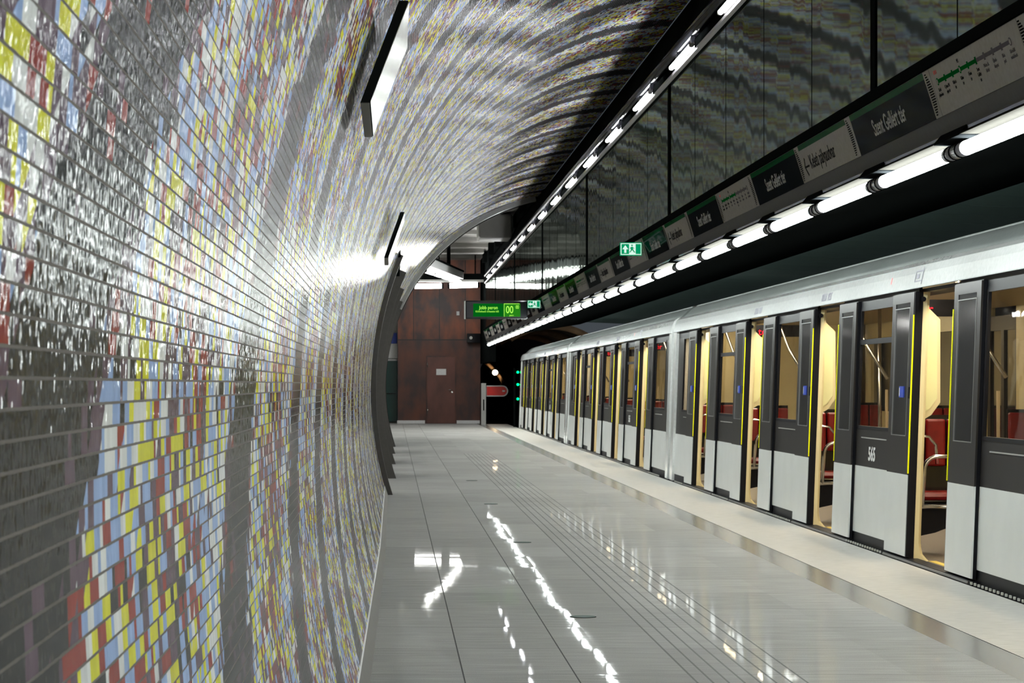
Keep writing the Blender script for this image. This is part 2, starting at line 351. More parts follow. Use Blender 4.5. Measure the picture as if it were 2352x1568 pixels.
# ---------------------------------------------------------------- mesh helpers
OFF = [Vector((0, 0, 0))]
class MB:
    def __init__(s): s.v = []; s.f = []; s.sm = []
    def add(s, vs_, fs, smooth=False):
        b = len(s.v); s.v += [tuple(v) for v in vs_]
        for f in fs: s.f.append([b+i for i in f]); s.sm.append(smooth)
        return s
    def box(s, x0, x1, y0, y1, z0, z1):
        return s.add([(x, y, z) for x in (x0, x1) for y in (y0, y1) for z in (z0, z1)],
                     [(0, 1, 3, 2), (4, 6, 7, 5), (0, 4, 5, 1), (2, 3, 7, 6), (0, 2, 6, 4), (1, 5, 7, 3)])
    def prism(s, pr, y0, y1, smooth=False):           # profile in (x, z), extruded along y
        n = len(pr)
        vs_ = [(x, y0, z) for x, z in pr]+[(x, y1, z) for x, z in pr]
        s.add(vs_, [(i, (i+1) % n, n+(i+1) % n, n+i) for i in range(n)], smooth)
        b = len(s.v)-2*n
        s.f.append([b+i for i in range(n)][::-1]); s.sm.append(False)
        s.f.append([b+n+i for i in range(n)]); s.sm.append(False); return s
    def plate(s, mat4, pts, d):                        # polygon in a local plane, thickness d along local z
        n = len(pts)
        vs_ = [mat4 @ Vector((x, y, 0)) for x, y in pts]+[mat4 @ Vector((x, y, d)) for x, y in pts]
        return s.add(vs_, [tuple(range(n))[::-1], tuple(range(n, 2*n))]+[(i, (i+1) % n, n+(i+1) % n, n+i) for i in range(n)])
    def rectp(s, mat4, x0, x1, y0, y1, d): return s.plate(mat4, [(x0, y0), (x1, y0), (x1, y1), (x0, y1)], d)
    def tube(s, pts, r, n=10):
        pts = [Vector(p) for p in pts]; rings = []
        for k, p in enumerate(pts):
            d = (pts[min(k+1, len(pts)-1)]-pts[max(k-1, 0)]).normalized()
            a = d.cross(Vector((0, 0, 1))); a = a.normalized() if a.length > 1e-3 else Vector((1, 0, 0))
            c = d.cross(a)
            rings.append([p+(a*math.cos(t)+c*math.sin(t))*r for t in [2*math.pi*i/n for i in range(n)]])
        vs_ = [v for rg in rings for v in rg]; fs = []
        for k in range(len(pts)-1):
            for i in range(n): fs.append((k*n+i, k*n+(i+1) % n, (k+1)*n+(i+1) % n, (k+1)*n+i))
        s.add(vs_, fs, True); b = len(s.v)-len(vs_)
        s.f.append([b+i for i in range(n)][::-1]); s.sm.append(False)
        s.f.append([b+len(vs_)-n+i for i in range(n)]); s.sm.append(False); return s
    def build(s, name, mat, parent=None, off=None, bevel=0):
        o_ = off if off is not None else OFF[0]
        me = bpy.data.meshes.new(name)
        me.from_pydata([(x-o_.x, y-o_.y, z-o_.z) for x, y, z in s.v], [], s.f); me.update()
        me.polygons.foreach_set('use_smooth', s.sm)
        me.materials.append(mat)
        o = bpy.data.objects.new(name, me); COL.objects.link(o)
        if parent: o.parent = parent
        elif off is None: pass
        else: o.location = off
        if bevel:
            bm_ = o.modifiers.new('bevel', 'BEVEL'); bm_.width = bevel; bm_.segments = 2; bm_.limit_method = 'ANGLE'
        return o
def tag(o, label=None, cat=None, group=None, kind=None):
    if label: o['label'] = label
    if cat: o['category'] = cat
    if group: o['group'] = group
    if kind: o['kind'] = kind
    return o
def empty(name, loc, label=None, cat=None, group=None):
    o = bpy.data.objects.new(name, None); COL.objects.link(o); o.location = loc; o.empty_display_size = .1
    return tag(o, label, cat, group)
def struct(mb, name, mat, label=None, cat=None, **k):
    return tag(mb.build(name, mat, **k), label, cat, None, 'structure')
def copy_tree(o, parent=None):
    c = o.copy(); COL.objects.link(c); c.parent = parent
    for ch in list(o.children): copy_tree(ch, c)
    return c
def text(name, body, size, mat4, mat, parent=None, off=None, align='LEFT', sx=1.0, ext=.0012, lh=1.0, bold=0):
    cu = bpy.data.curves.new(name, 'FONT'); cu.body = body; cu.size = size; cu.align_x = align; cu.extrude = ext
    cu.space_line = lh; cu.resolution_u = 3; cu.offset = bold
    t = bpy.data.objects.new('tmp', cu); COL.objects.link(t)
    bpy.context.view_layer.update()
    me = bpy.data.meshes.new_from_object(t.evaluated_get(bpy.context.evaluated_depsgraph_get()))
    COL.objects.unlink(t); bpy.data.objects.remove(t); bpy.data.curves.remove(cu)
    o_ = off if off is not None else OFF[0]
    me.transform(Matrix.Translation(-o_) @ mat4 @ Matrix.Diagonal((sx, 1, 1, 1)))
    me.materials.clear(); me.materials.append(mat); me.name = name
    o = bpy.data.objects.new(name, me); COL.objects.link(o)
    if parent: o.parent = parent
    return o
def frame4(o, x, y):
    x = Vector(x).normalized(); y = Vector(y).normalized(); z = x.cross(y)
    return Matrix.Translation(Vector(o)) @ Matrix((x, y, z)).transposed().to_4x4()
V0 = Vector((0, 0, 0))

# ---------------------------------------------------------------- floor
Y0, YE = -5.0, 81.0
struct(MB().box(-9, 2.65, Y0, 82.5, -.25, 0), 'floor', M['floor'], 'polished grey granite platform floor with ribbed tactile strip', 'floor')
struct(MB().box(2.65, 2.87, Y0, 80, -.25, .0), 'trim_1', M['strip_stone'], 'dark grey stone warning strip along the platform', 'floor strip')
struct(MB().box(2.87, 3.58, Y0, 80, -.25, .0).box(3.5, 3.58, Y0, 80, -1.1, -.25), 'trim_2', M['edge_stone'], 'pale rough granite platform edge beside the train', 'platform edge')
struct(MB().box(2.872, 2.878, Y0, 80, -.001, .0008), 'trim_3', M['black'], 'thin dark joint between the grey strip and platform edge', 'joint')
struct(MB().box(3.58, 7.4, Y0, 130, -1.2, -1.1), 'floor_track', M['tunnel'], 'dark trackbed under the train', 'trackbed')
for k in range(4):
    yy = 13.7+6.45*k
    t = empty('floor_light_cover', (1.02, yy, 0), ['round dark glass lid set in the floor nearest the camera', 'second round dark glass lid in the floor from the camera',
              'third round dark glass lid in the floor, past the start of the lamp reflections', 'farthest round dark glass lid in the platform floor'][k], 'floor lid', 'round lids in the floor')
    MB().tube([(0, 0, 0), (0, 0, .002)], .072, 32).build('rim', M['clamp'], t, V0)
    MB().tube([(0, 0, .0), (0, 0, .0035)], .066, 32).build('glass_lid', M['lid'], t, V0)

# ---------------------------------------------------------------- mosaic vault
CX, CZ, R = 2.92*H, H-.05*H, 3.12*H
def flare(y): return -.035*max(0, min(1.35, (18-y)/7))
def vx(z, y=99, r=R): return CX-math.sqrt(max(0, r*r-(z-CZ)**2))+flare(y)
OPEN = [(28.8, 33.9), (35.5, 39.9), (41.5, 45.9), (47.5, 50.9)]
ZO = 2.70
ys = [Y0]+[y/2 for y in range(-9, 57)]+[28.8]
for a, b in OPEN: ys += [a, b]
ys += [51.1]; ys = sorted(set(ys))
a0 = math.asin((.10-CZ)/R); xe = 2.91; a1 = math.acos((CX-xe)/R)
ao = math.asin((ZO-CZ)/R)
NA = 70
angs = sorted([a0+(a1-a0)*k/NA for k in range(NA+1)]+[ao])
v = []; f = []; uv = []
for y in ys:
    for a in angs: v.append((CX-R*math.cos(a)+flare(y), y, CZ+R*math.sin(a)))
n = len(angs)
for i in range(len(ys)-1):
    ym = (ys[i]+ys[i+1])/2
    for k in range(n-1):
        am = (angs[k]+angs[k+1])/2
        if am < ao and any(a < ym < b for a, b in OPEN): continue
        f.append((i*n+k, i*n+k+1, (i+1)*n+k+1, (i+1)*n+k))
me = bpy.data.meshes.new('wall_left'); me.from_pydata(v, [], f)
uvl = me.uv_layers.new(name='UVMap')
for l in me.loops:
    i, k = divmod(l.vertex_index, n); uvl.data[l.index].uv = (ys[i]+6, (angs[k]-a0)*R+.08)
me.polygons.foreach_set('use_smooth', [True]*len(f)); me.materials.append(M['mosaic'])
o = bpy.data.objects.new('wall_left', me); COL.objects.link(o)
tag(o, 'curved vault covered in small coloured mosaic tiles', 'mosaic wall', None, 'structure')
# skirting
sk = MB()
for i in range(len(ys)-1):
    ya, yb = ys[i], ys[i+1]
    if yb > 28.81: break
    P = []
    for y in (ya, yb):
        fl = flare(y); P += [(-.30, y, 0), (-.058+fl, y, 0), (-.090+fl, y, .10), (-.102+fl, y, .108), (-.30, y, .108)]
    sk.add(P, [(k, (k+1) % 5, 5+(k+1) % 5, 5+k) for k in range(5)])
struct(sk, 'baseboard_left', M['skirt'], 'grey stone skirting at the foot of the mosaic wall', 'skirting')
# opening frames: dark metal ribs standing proud of the tiles, and their jambs
def rib(y0, y1, r_in, r_out, z0, z1, nn=24, dz=0):
    mb = MB(); aa = math.asin((z0-CZ)/r_in); ab = math.asin(min(1, (z1-CZ)/r_in)) if z1 < 50 else math.acos((CX-2.86)/r_in)
    P = []
    for k in range(nn+1):
        a = aa+(ab-aa)*k/nn; c, s_ = math.cos(a), math.sin(a)
        for y in (y0, y1):
            for r in (r_in, r_out): P.append((CX-r*c, y, CZ+r*s_))
    F = []
    for k in range(nn):
        b = 4*k; F += [(b, b+4, b+6, b+2), (b+1, b+3, b+7, b+5), (b, b+1, b+5, b+4), (b+2, b+6, b+7, b+3)]
    F += [(0, 2, 3, 1), (4*nn, 4*nn+1, 4*nn+3, 4*nn+2)]
    return mb.add(P, F, False)
RR = 3.05*H
for k, (a, b) in enumerate(OPEN):
    lab = ['nearest', 'second', 'third', 'farthest'][k]
    t = empty('opening_frame', (-.1, a, 0), f'{lab} dark metal frame around a passage opening in the mosaic wall', 'opening frame', 'frames of the passage openings')
    off = Vector((-.1, a, 0))
    rib(a-.02, a+.10, RR+.03, RR+.75, .0, ZO).build('jamb', M['taupe_l'], t, off)
    rib(b-.05, b+.30, RR, RR+.75, .0, ZO+.03).build('jamb', M['taupe'], t, off)
    rib(b-.08, b-.05, RR-.012, RR+.75, .0, ZO+.03).build('edge_trim', M['taupe_l'], t, off)
    xl = vx(ZO)
    MB().box(xl-.7, xl+.03, a-.02, b+.02, ZO-.02, ZO+.06).build('lintel', M['black'], t, off)
# pillars between openings, clad in the same dark metal
for k in range(3):
    b, a2 = OPEN[k][1], OPEN[k+1][0]
    tag(rib(b+.3, a2-.03, RR+.045, RR+.75, .0, ZO+.0).build('wall_pillar', M['taupe']), ['nearest', 'middle', 'farthest'][k]+' dark taupe clad pillar between passage openings', 'pillar', 'pillars between the openings', 'structure')
# the arch that ends the vault
struct(rib(50.95, 51.25, RR, RR+.5, 0, 99, 60), 'trim_arch', M['arch'], 'pale grey curved arch closing the vault at the hall', 'arch')
struct(rib(51.26, 51.34, RR-.02, RR+.5, 0, 99, 60), 'trim_arch_edge', M['taupe'], 'dark edge of the arch closing the vault', 'arch edge')
# passages to the left
struct(MB().box(-5.2, -5.0, 28, 82.5, 0, 5.4), 'wall_passage', M['passage'], 'plain pale wall across the passage', 'wall')
struct(MB().box(-5.2, -.75, 28.2, 28.5, 0, 2.9), 'wall_passage_near', M['taupe'], 'dark near end wall of the passage', 'wall')
struct(MB().box(-5.2, -.62, 28.2, 51.3, 2.78, 2.9), 'ceiling_passage', M['black'], 'dark passage ceiling', 'ceiling')
for k, y in enumerate((31.3, 37.6, 43.7, 49.2)):
    t = empty('passage_light', (-1.6, y, 2.712), ['nearest', 'second', 'third', 'farthest'][k]+' tube light under the dark passage ceiling', 'ceiling light', 'passage tube lights')
    MB().box(-.12, .12, -1.3, 1.3, 0, .06).build('housing', M['clamp'], t, V0)
    MB().box(-.09, .09, -1.25, 1.25, -.04, 0).build('diffuser', M['tube_pass'], t, V0)

# ---------------------------------------------------------------- mirror wall, lamp channel, black gap
XM = 2.545; ZMT, ZMB = H+1.088*XM, H+.611*XM
ML = 70.0
struct(MB().box(XM, XM+.02, Y0, ML, ZMB, ZMT), 'wall_right', M['mirror'], 'suspended wall of polished steel mirror panels above the signs', 'mirror wall')
pj = MB(); pn = MB()
for k in range(-9, 29):
    y = 13.5+2.0*k
    if y > ML: break
    if k % 5 == 0: pj.box(XM-.012, XM+.01, y-.035, y+.035, ZMB, ZMT)
    else: pn.box(XM-.0015, XM+.01, y-.006, y+.006, ZMB, ZMT)
struct(pj, 'trim_mirror_posts', M['black'], 'black posts between the mirror bays', 'posts')
struct(pn, 'trim_mirror_seams', M['black'], 'thin dark seams between mirror panels', 'seams')
# black closure between mirror head and vault edge
struct(MB().prism([(2.62, ZMT), (2.62, ZMT+.35), (2.90, H+3.74), (3.0, H+3.74), (3.0, ZMT)], Y0, 72), 'ceiling_gap', M['black'], 'black lining between mirror head and vault', 'lining')
# duct rail
zc = H+2.99
d = empty('cable_duct', (2.56, 0, zc), 'glossy black cable duct running beside the ceiling lamps', 'duct')
off = Vector((2.56, 0, zc))
pr = [(x_+.05, z_) for x_, z_ in [(2.445, zc-.02), (2.46, zc-.045), (2.51, zc-.055), (2.54, zc-.035), (2.545, zc+.03), (2.52, zc+.055), (2.47, zc+.05), (2.445, zc+.02)]]
MB().prism(pr, Y0, ML, True).build('casing', M['gloss_black'], d, off)
y = 3.0
while y < ML:
    MB().box(2.50, 2.618, y-.05, y+.05, zc+.03, zc+.09).build('bracket', M['clamp'], d, off); y += 3.43
tag(MB().prism([(2.505, ZMT-.005), (2.53, ZMT-.02), (2.544, ZMT), (2.544, ZMT+.03), (2.505, ZMT+.02)], Y0, ML).build('lamp_rail', M['steel'], None), 'slim steel rail under the ceiling lamps at the mirror head', 'rail')
def lamp():
    t = empty('ceiling_lamp', (2.495, 0, H+2.835))
    MB().box(.024, .034, -.78, .78, -.02, .03).box(.02, .05, -.6, -.5, .028, .10).box(.02, .05, .5, .6, .028, .10).build('housing', M['gloss_black'], t, V0)
    MB().tube([(0, -.75, .0), (0, .75, .0)], .020, 12).build('lamp_tube', M['tube_up'], t, V0)
    for sg in (-1, 1): MB().tube([(0, .75*sg, 0), (0, .80*sg, 0)], .022, 12).build('end_cap', M['chrome'], t, V0)
    return t
l0 = lamp(); k = 0
y = 22.1-3.43*7; idx = 0
while y < ML-.5:
    l = l0 if idx == 0 else copy_tree(l0)
    l.location = (2.495, y, H+2.835)
    tag(l, 'slim white ceiling lamp at the mirror head, '+(f'{ordinal(idx-5)} down from the top edge' if idx > 5 else 'outside the frame'), 'ceiling lamp', 'ceiling lamps along the mirror head')
    y += 3.43; idx += 1

# ---------------------------------------------------------------- sign fascia
XS1, ZS1 = 2.56, H+.5865*2.56        # top edge of the sign face
XS2, ZS2 = 2.630, H+.4866*2.630      # bottom edge
XF, ZF = 2.672, H+.448*2.672         # lower lip of the metal fascia
FE = 72.5
up = Vector((XS1-XS2, 0, ZS1-ZS2)); SH = up.length; up.normalize()
struct(MB().prism([(XM, ZMB+.0), (XM-.006, ZMB+.005), (XS1-.004, ZS1+.012), (XS1+.03, ZS1), (XM+.06, ZMB)], Y0, FE), 'trim_ledge', M['black'], 'black ledge between mirror wall and sign band', 'ledge')
struct(MB().prism([(XS1+.004, ZS1+.012), (XS2+.004, ZS2), (XS2+.2, ZS2), (XS1+.2, ZS1+.012)], Y0, FE), 'trim_backing', M['fascia'], 'metal backing of the sign band', 'backing')
struct(MB().prism([(XS2-.004, ZS2-.002), (XF-.004, ZF+.012), (XF+.0, ZF), (XF+.05, ZF), (XF+.12, ZS2-.002)], Y0, FE), 'trim_fascia', M['fascia'], 'grey steel fascia under the station signs', 'fascia')
struct(MB().prism([(XF-.002, ZF+.008), (XF-.006, ZF-.010), (XF+.010, ZF-.026), (XF+.018, ZF-.01)], Y0, FE), 'trim_lip', M['alu'], 'bluish aluminium lip above the platform tubes', 'lip')
PW = 1.98
def sframe(yleft): return frame4((XS2-.0035, yleft, ZS2), (0, -1, 0), up)
def grille(m4, x0, wd, flip):
    mb = MB()
    for k in range(17):
        yy = SH*(.07+.86*k/16); q_ = abs(k-8)/8.5
        wv = wd*(1-.75*q_**2.2)
        xa, xb = (x0, x0+wv) if not flip else (x0+wd-wv, x0+wd)
        mb.rectp(m4, xa, xb, yy-.0032, yy+.0032, .0065)
    return mb
STN = ['Keleti\npályaudvar', 'II. János Pál\npápa tér', 'Rákóczi\ntér', 'Kálvin\ntér', 'Fővám\ntér', 'Szent\nGellért\ntér', 'Móricz Zs.\nkörtér', 'Újbuda-\nközpont', 'Bikás\npark', 'Kelenföld\nvasútállomás']
def station_sign():
    t = empty('station_sign', (XS2, 0, ZS2)); off = Vector((XS2, 0, ZS2)); m4 = sframe(0)
    MB().rectp(m4, 0, PW, 0, SH, .004).build('board', M['sign_dark'], t, off)
    MB().rectp(m4, 0, PW, SH*.86, SH, .0048).build('green_stripe', M['sign_green'], t, off)
    text('lettering', 'Szent Gellért tér', .125, m4 @ Matrix.Translation((.52, SH*.27, .0045)), M['sign_text'], t, off, sx=1.0, bold=.0012)
    return t
def direction_sign():
    t = empty('direction_sign', (XS2, 0, ZS2)); off = Vector((XS2, 0, ZS2)); m4 = sframe(0)
    MB().rectp(m4, 0, PW, 0, SH, .005).build('board', M['sign_white'], t, off)
    MB().rectp(m4, .16, PW-.16, SH*.86, SH, .0058).build('green_stripe', M['sign_green'], t, off)
    text('lettering', 'Keleti pályaudvar', .125, m4 @ Matrix.Translation((.42, SH*.27, .0055)), M['dark_print'], t, off, sx=1.0)
    mb = MB(); c = (.20, SH*.38)
    mb.rectp(m4, c[0]+.02, c[0]+.17, c[1]-.006, c[1]+.006, .0062)
    mb.plate(m4, [(c[0], c[1]), (c[0]+.012, c[1]-.01), (c[0]+.075, c[1]+.05), (c[0]+.055, c[1]+.06)], .0062)
    mb.plate(m4, [(c[0], c[1]), (c[0]+.055, c[1]-.06), (c[0]+.075, c[1]-.05), (c[0]+.012, c[1]+.01)], .0062)
    mb.build('arrow', M['dark_print'], t, off)
    grille(m4, .03, .085, False).build('vent_grille', M['vent_black'], t, off)
    grille(m4, PW-.13, .085, False).build('vent_grille', M['vent_black'], t, off)
    return t
def map_sign():
    t = empty('route_map_sign', (XS2, 0, ZS2)); off = Vector((XS2, 0, ZS2)); m4 = sframe(0)
    MB().rectp(m4, 0, PW, 0, SH, .005).build('board', M['sign_white'], t, off)
    for xa in (.135, PW-.138): MB().rectp(m4, xa, xa+.003, 0, SH, .0056).build('joint', M['map_grey'], t, off)
    grille(m4, .03, .085, False).build('vent_grille', M['vent_black'], t, off)
    grille(m4, PW-.125, .085, False).build('vent_grille', M['vent_black'], t, off)
    y0, dy, x0, dx = SH*.68, 0, .25, .157
    g = MB(); h = MB()
    g.rectp(m4, x0, x0+5*dx, y0-.009, y0+.009, .006); h.rectp(m4, x0+5*dx, x0+9*dx, y0-.009, y0+.009, .006)
    for k in (1, 2, 4, 5): g.rectp(m4, x0+k*dx-.012, x0+k*dx+.012, y0-.017, y0+.017, .0062)
    for k in (6, 7, 8): h.rectp(m4, x0+k*dx-.012, x0+k*dx+.012, y0-.017, y0+.017, .0062)
    g.build('green_line', M['map_green'], t, off); h.build('grey_line', M['map_grey'], t, off)
    for k in (0, 3, 9):
        c = [(x0+k*dx+.018*math.cos(a), y0+.018*math.sin(a)) for a in [i*math.pi/8 for i in range(16)]]
        c2 = [(x0+k*dx+.012*math.cos(a), y0+.012*math.sin(a)) for a in [i*math.pi/8 for i in range(16)]]
        r_ = MB().plate(m4, c, .0066).build('stop_ring', M['map_grey'] if k == 9 else M['map_green'], t, off)
        MB().plate(m4, c2, .0072).build('stop_centre', M['sign_white'], r_, V0 if False else off)
    for k, nm in enumerate(STN):
        text('station_name', nm, .024, m4 @ Matrix.Translation((x0+k*dx-.004, SH*.48, .0055)), M['dark_print'] if k < 6 else M['map_grey'], t, off, align='CENTER', ext=.0005, sx=.9)
    text('transfer_mark', 'M2 M', .026, m4 @ Matrix.Translation((x0, SH*.84, .0055)), M['red_sign'], t, off, align='CENTER', ext=.0005)
    text('transfer_mark', 'M3', .026, m4 @ Matrix.Translation((x0+3*dx, SH*.82, .0055)), M['dark_print'], t, off, align='CENTER', ext=.0005)
    return t
proto = {'S': station_sign(), 'D': direction_sign(), 'R': map_sign()}
used = set()
seq = 'RSDS'                                        # repeats away from the camera
ORD = ['first', 'second', 'third', 'fourth', 'fifth', 'sixth', 'seventh', 'eighth', 'ninth', 'tenth', 'eleventh', 'twelfth', 'thirteenth', 'fourteenth', 'fifteenth', 'sixteenth', 'seventeenth', 'eighteenth']
cnt = {'S': 0, 'D': 0, 'R': 0}
for k in range(-4, 31):
    c = seq[k % 4]; y = 12.30+PW*k
    if y > FE or y < 2: continue
    s = proto[c] if c not in used else copy_tree(proto[c]); used.add(c)
    s.location = (XS2, y, ZS2)
    if k >= 0: cnt[c] += 1
    i_ = cnt[c]-1
    what = {'S': 'dark sign reading Szent Gellért tér', 'D': 'pale direction sign reading Keleti pályaudvar', 'R': 'pale route map sign with green line'}[c]
    tag(s, what+(', '+ORD[i_]+' of its kind from the camera' if k >= 0 else ' outside the frame'), 'sign', {'S': 'station name signs', 'D': 'direction signs', 'R': 'route map signs'}[c])

# ---------------------------------------------------------------- platform tube lights
XT, ZT = 2.70, H+.412*2.70
def tube_light():
    t = empty('tube_light', (XT, 0, ZT))
    MB().tube([(0, -.80, 0), (0, .80, 0)], .034, 16).build('glass_tube', M['tube'], t, V0)
    for sg in (-1, 1): MB().tube([(0, .80*sg, 0), (0, 1.0*sg, 0)], .036, 16).build('sleeve', M['sleeve'], t, V0)
    for ya in (.89, -.985, -.88): MB().tube([(0, ya, 0), (0, ya+.015, 0)], .040, 16).build('ring', M['clamp'], t, V0)
    for ya, yb in ((.66, 1.0), (-1.0, -.78)): MB().prism([(-.066, .048), (.02, .045), (.035, .03), (.05, .045), (.03, .098), (-.03, .100), (-.062, .062)], ya, yb).build('clamp', M['clamp'], t, V0)
    MB().prism([(-.062, .052), (.03, .052), (.03, .058), (-.062, .058)], -.78, .66).build('reflector', M['reflector'], t, V0)
    return t
t0 = tube_light(); idx = 0; y = 13.2-2*7
while y < FE:
    l = t0 if idx == 0 else copy_tree(t0)
    l.location = (XT, y, ZT)
    tag(l, 'white fluorescent tube under the sign fascia, '+(f'{ordinal(idx-5)} from the right edge' if idx > 5 else 'outside the frame'), 'tube light', 'fluorescent tubes along the platform edge')
    y += 2.0; idx += 1
struct(MB().prism([(XF+.05, ZF+.02), (XF+.05, ZF-.005), (XT+.06, ZT+.035), (4.4, H+.32*4.4), (4.4, H+.32*4.4+.08), (XT+.1, ZF+.06)], Y0, 60), 'ceiling_track', M['black'], 'black soffit above the train', 'soffit')
gp = MB()
y = Y0
while y < 58: gp.prism([(4.4, H+.32*4.4), (5.3, H+.2585*5.3), (5.3, H+.2585*5.3+.05), (4.4, H+.32*4.4+.05)], y+.006, y+.994); y += 1.0
struct(gp, 'ceiling_track_panels', M['green_panel'], 'dark green panels over the far side of the train', 'ceiling panels')
struct(MB().box(7.0, 7.2, Y0, 75, -1.1, 3.2), 'wall_track', M['tunnel'], 'dark wall beyond the train', 'wall')

# ---------------------------------------------------------------- exit signs, display, wall signs
def exit_sign(y, arrow, label):
    t = empty('exit_sign', (2.34, y, 2.575), label, 'exit sign', 'green exit signs')
    MB().box(0, .224, -.015, .015, 0, .135).build('light_box', M['exit_green'], t, V0)
    MB().box(.006, .218, -.0175, -.0155, .008, .127).build('border', M['exit_white'], t, V0)
    m4 = frame4((0, -.0185, 0), (1, 0, 0), (0, 0, 1))
    MB().rectp(m4, .014, .092, .016, .119, .0005).rectp(m4, .160, .212, .016, .119, .0005).build('green_field', M['exit_green'], t, V0)
    m5 = frame4((0, -.0195, 0), (1, 0, 0), (0, 0, 1)); mb = MB()
    if arrow == 'up': mb.plate(m5, [(.022, .065), (.053, .108), (.084, .065), (.064, .065), (.064, .028), (.042, .028), (.042, .065)], .0005)
    else: mb.plate(m5, [(.018, .067), (.052, .104), (.052, .082), (.088, .082), (.088, .052), (.052, .052), (.052, .030)], .0005)
    mb.build('arrow', M['exit_white'], t, V0)
    man = MB().plate(m5, [(.122+.009*math.cos(a), .105+.009*math.sin(a)) for a in [i*math.pi/4 for i in range(8)]], .0005)
    man.plate(m5, [(.112, .090), (.130, .092), (.134, .066), (.148, .040), (.156, .040), (.156, .032), (.142, .032), (.124, .058), (.116, .046), (.100, .030), (.094, .036), (.108, .052)], .0005)
    man.plate(m5, [(.128, .088), (.146, .076), (.144, .070), (.126, .080)], .0005).plate(m5, [(.114, .090), (.098, .074), (.103, .069), (.118, .082)], .0005)
    man.build('running_figure', M['exit_green'], t, V0)
    MB().box(.16, .212, -.006, .006, .135, .150).build('bracket', M['steel'], t, V0)
exit_sign(26.3, 'up', 'nearer green exit sign with up arrow on the sign band')
exit_sign(44.4, 'left', 'farther green exit sign with left arrow beside the departure display')
DY = 47.3; s = 5856/DY
def px(x): return (x-903)/s
def pz(y): return H+(882-y)/s
off = Vector((px(1140), DY, pz(732)))
t = empty('departure_display', off, 'black hanging display with green text Jobb peron and 00', 'display')
MB().box(px(1069), px(1212), DY, DY+.18, pz(732), pz(690)).build('casing', M['gloss_black'], t, off, bevel=.02)
MB().box(px(1066.5), px(1069), DY+.0, DY+.18, pz(732), pz(691)).build('side_trim', M['galv'], t, off)
MB().box(px(1087), px(1157), DY-.006, DY, pz(727), pz(697)).build('left_screen', M['led_bg'], t, off)
MB().box(px(1157.5), px(1195), DY-.006, DY, pz(727), pz(697)).build('right_screen', M['led_bg2'], t, off)
mb = MB()
for a, b_, c, d_ in ((1157.5, 1158.4, 727, 697), (1157.5, 1193, 698, 697)): mb.box(px(a), px(b_), DY-.009, DY-.006, pz(c), pz(d_))
mb.build('screen_line', M['led_txt'], t, off)
m4 = lambda x, y: frame4((px(x), DY-.009, pz(y)), (1, 0, 0), (0, 0, 1))
text('lettering', 'Jobb peron', 11.5/s, m4(1122, 710), M['led_txt'], t, off, 'CENTER', .83, .001)
text('small_lettering', 'Következő érkezési idő', 6.0/s, m4(1119, 717), M['led_txt'], t, off, 'CENTER', .93, .001)
text('number', '00', 24/s, m4(1170.5, 719), M['led_txt'], t, off, 'CENTER', .74, .001)
text('number', '00', 12/s, m4(1188, 709), M['led_txt'], t, off, 'CENTER', .62, .001)
text('small_lettering', 'perc', 5.5/s, m4(1175, 725.5), M['led_txt'], t, off, 'CENTER', 1, .001)
MB().box(px(1205), XM-.002, DY+.06, DY+.12, 2.74, 2.80).build('bracket', M['black'], t, off)
for k, (yy, dd, lab) in enumerate(((8.71, 0.0, 'near black edged metal sign standing off the mosaic wall'), (19.4, .042, 'farther black edged metal sign standing off the mosaic wall'))):
    off = Vector((-.1, yy, 2.21))
    t = empty('wall_sign', off, lab, 'wall sign', 'signs on the mosaic wall')
    A, Bq, C_, D_ = (-.112+dd, 2.2125), (-.080+dd, 2.2125), (.052+dd*.8, 2.56), (.020+dd*.8, 2.56)
    MB().prism([A, Bq, C_, D_], yy, yy+1.2).build('casing', M['black'], t, off)
    e_ = .003
    MB().prism([(Bq[0]+.0005, Bq[1]+.004), (Bq[0]+e_, Bq[1]+.003), (C_[0]+e_, C_[1]-.003), (C_[0]+.0005, C_[1]-.003)], yy+.006, yy+1.194).build('face_panel', M['chrome'], t, off)
    MB().box(A[0]+.001, Bq[0]-.001, yy+.003, yy+1.197, 2.2095, 2.2125).build('bottom_plate', M['taupe_l'], t, off)

# ---------------------------------------------------------------- hall beyond the vault
struct(MB().box(-5.2, 3.6, 51.35, 82.5, 5.2, 5.4), 'ceiling', M['concrete'], 'pale concrete ceiling of the far hall', 'ceiling')
for k in range(9):
    y = 53+3.1*k
    tag(MB().box(-5.0, 2.66, y, y+.8, 5.10, 5.2).build('ceiling_rib', M['concrete']), 'shallow pale concrete rib across the far hall ceiling', 'ceiling rib', 'ribs across the hall ceiling', 'structure')
tag(MB().box(1.95, 2.72, 58, 59.6, 4.58, 5.12).build('ceiling_beam', M['concrete_m'], None, bevel=.05), 'pale concrete downstand beam at the end of the vault', 'beam', None, 'structure')
bl = MB().box(2.80, 3.6, 51.4, 81, 4.9, 5.19)
struct(bl, 'ceiling_dark', M['black'], 'black ceiling strip above the end of the mirror wall', 'ceiling')
for k, y in enumerate((53.5, 62.5, 66.5, 71, 75.5)):
    tag(MB().box(2.66, 2.80, y, y+.5, 4.86, 5.19).build('ceiling_bracket', M['black']), 'black block stepping out from the dark ceiling strip', 'ceiling block', 'black blocks on the ceiling', 'structure')
struct(MB().box(.15, 2.77, 81, 81.3, 0, 5.2), 'wall_end', M['corten'], 'rust brown steel panelled end wall', 'wall')
struct(MB().box(-5, .15, 82.2, 82.4, 0, 5.2), 'wall_far', M['passage'], 'pale wall far behind the rust brown wall', 'wall')
def wx(x): return (x-903)/72.3
def wz(y): return H+(882-y)/72.3
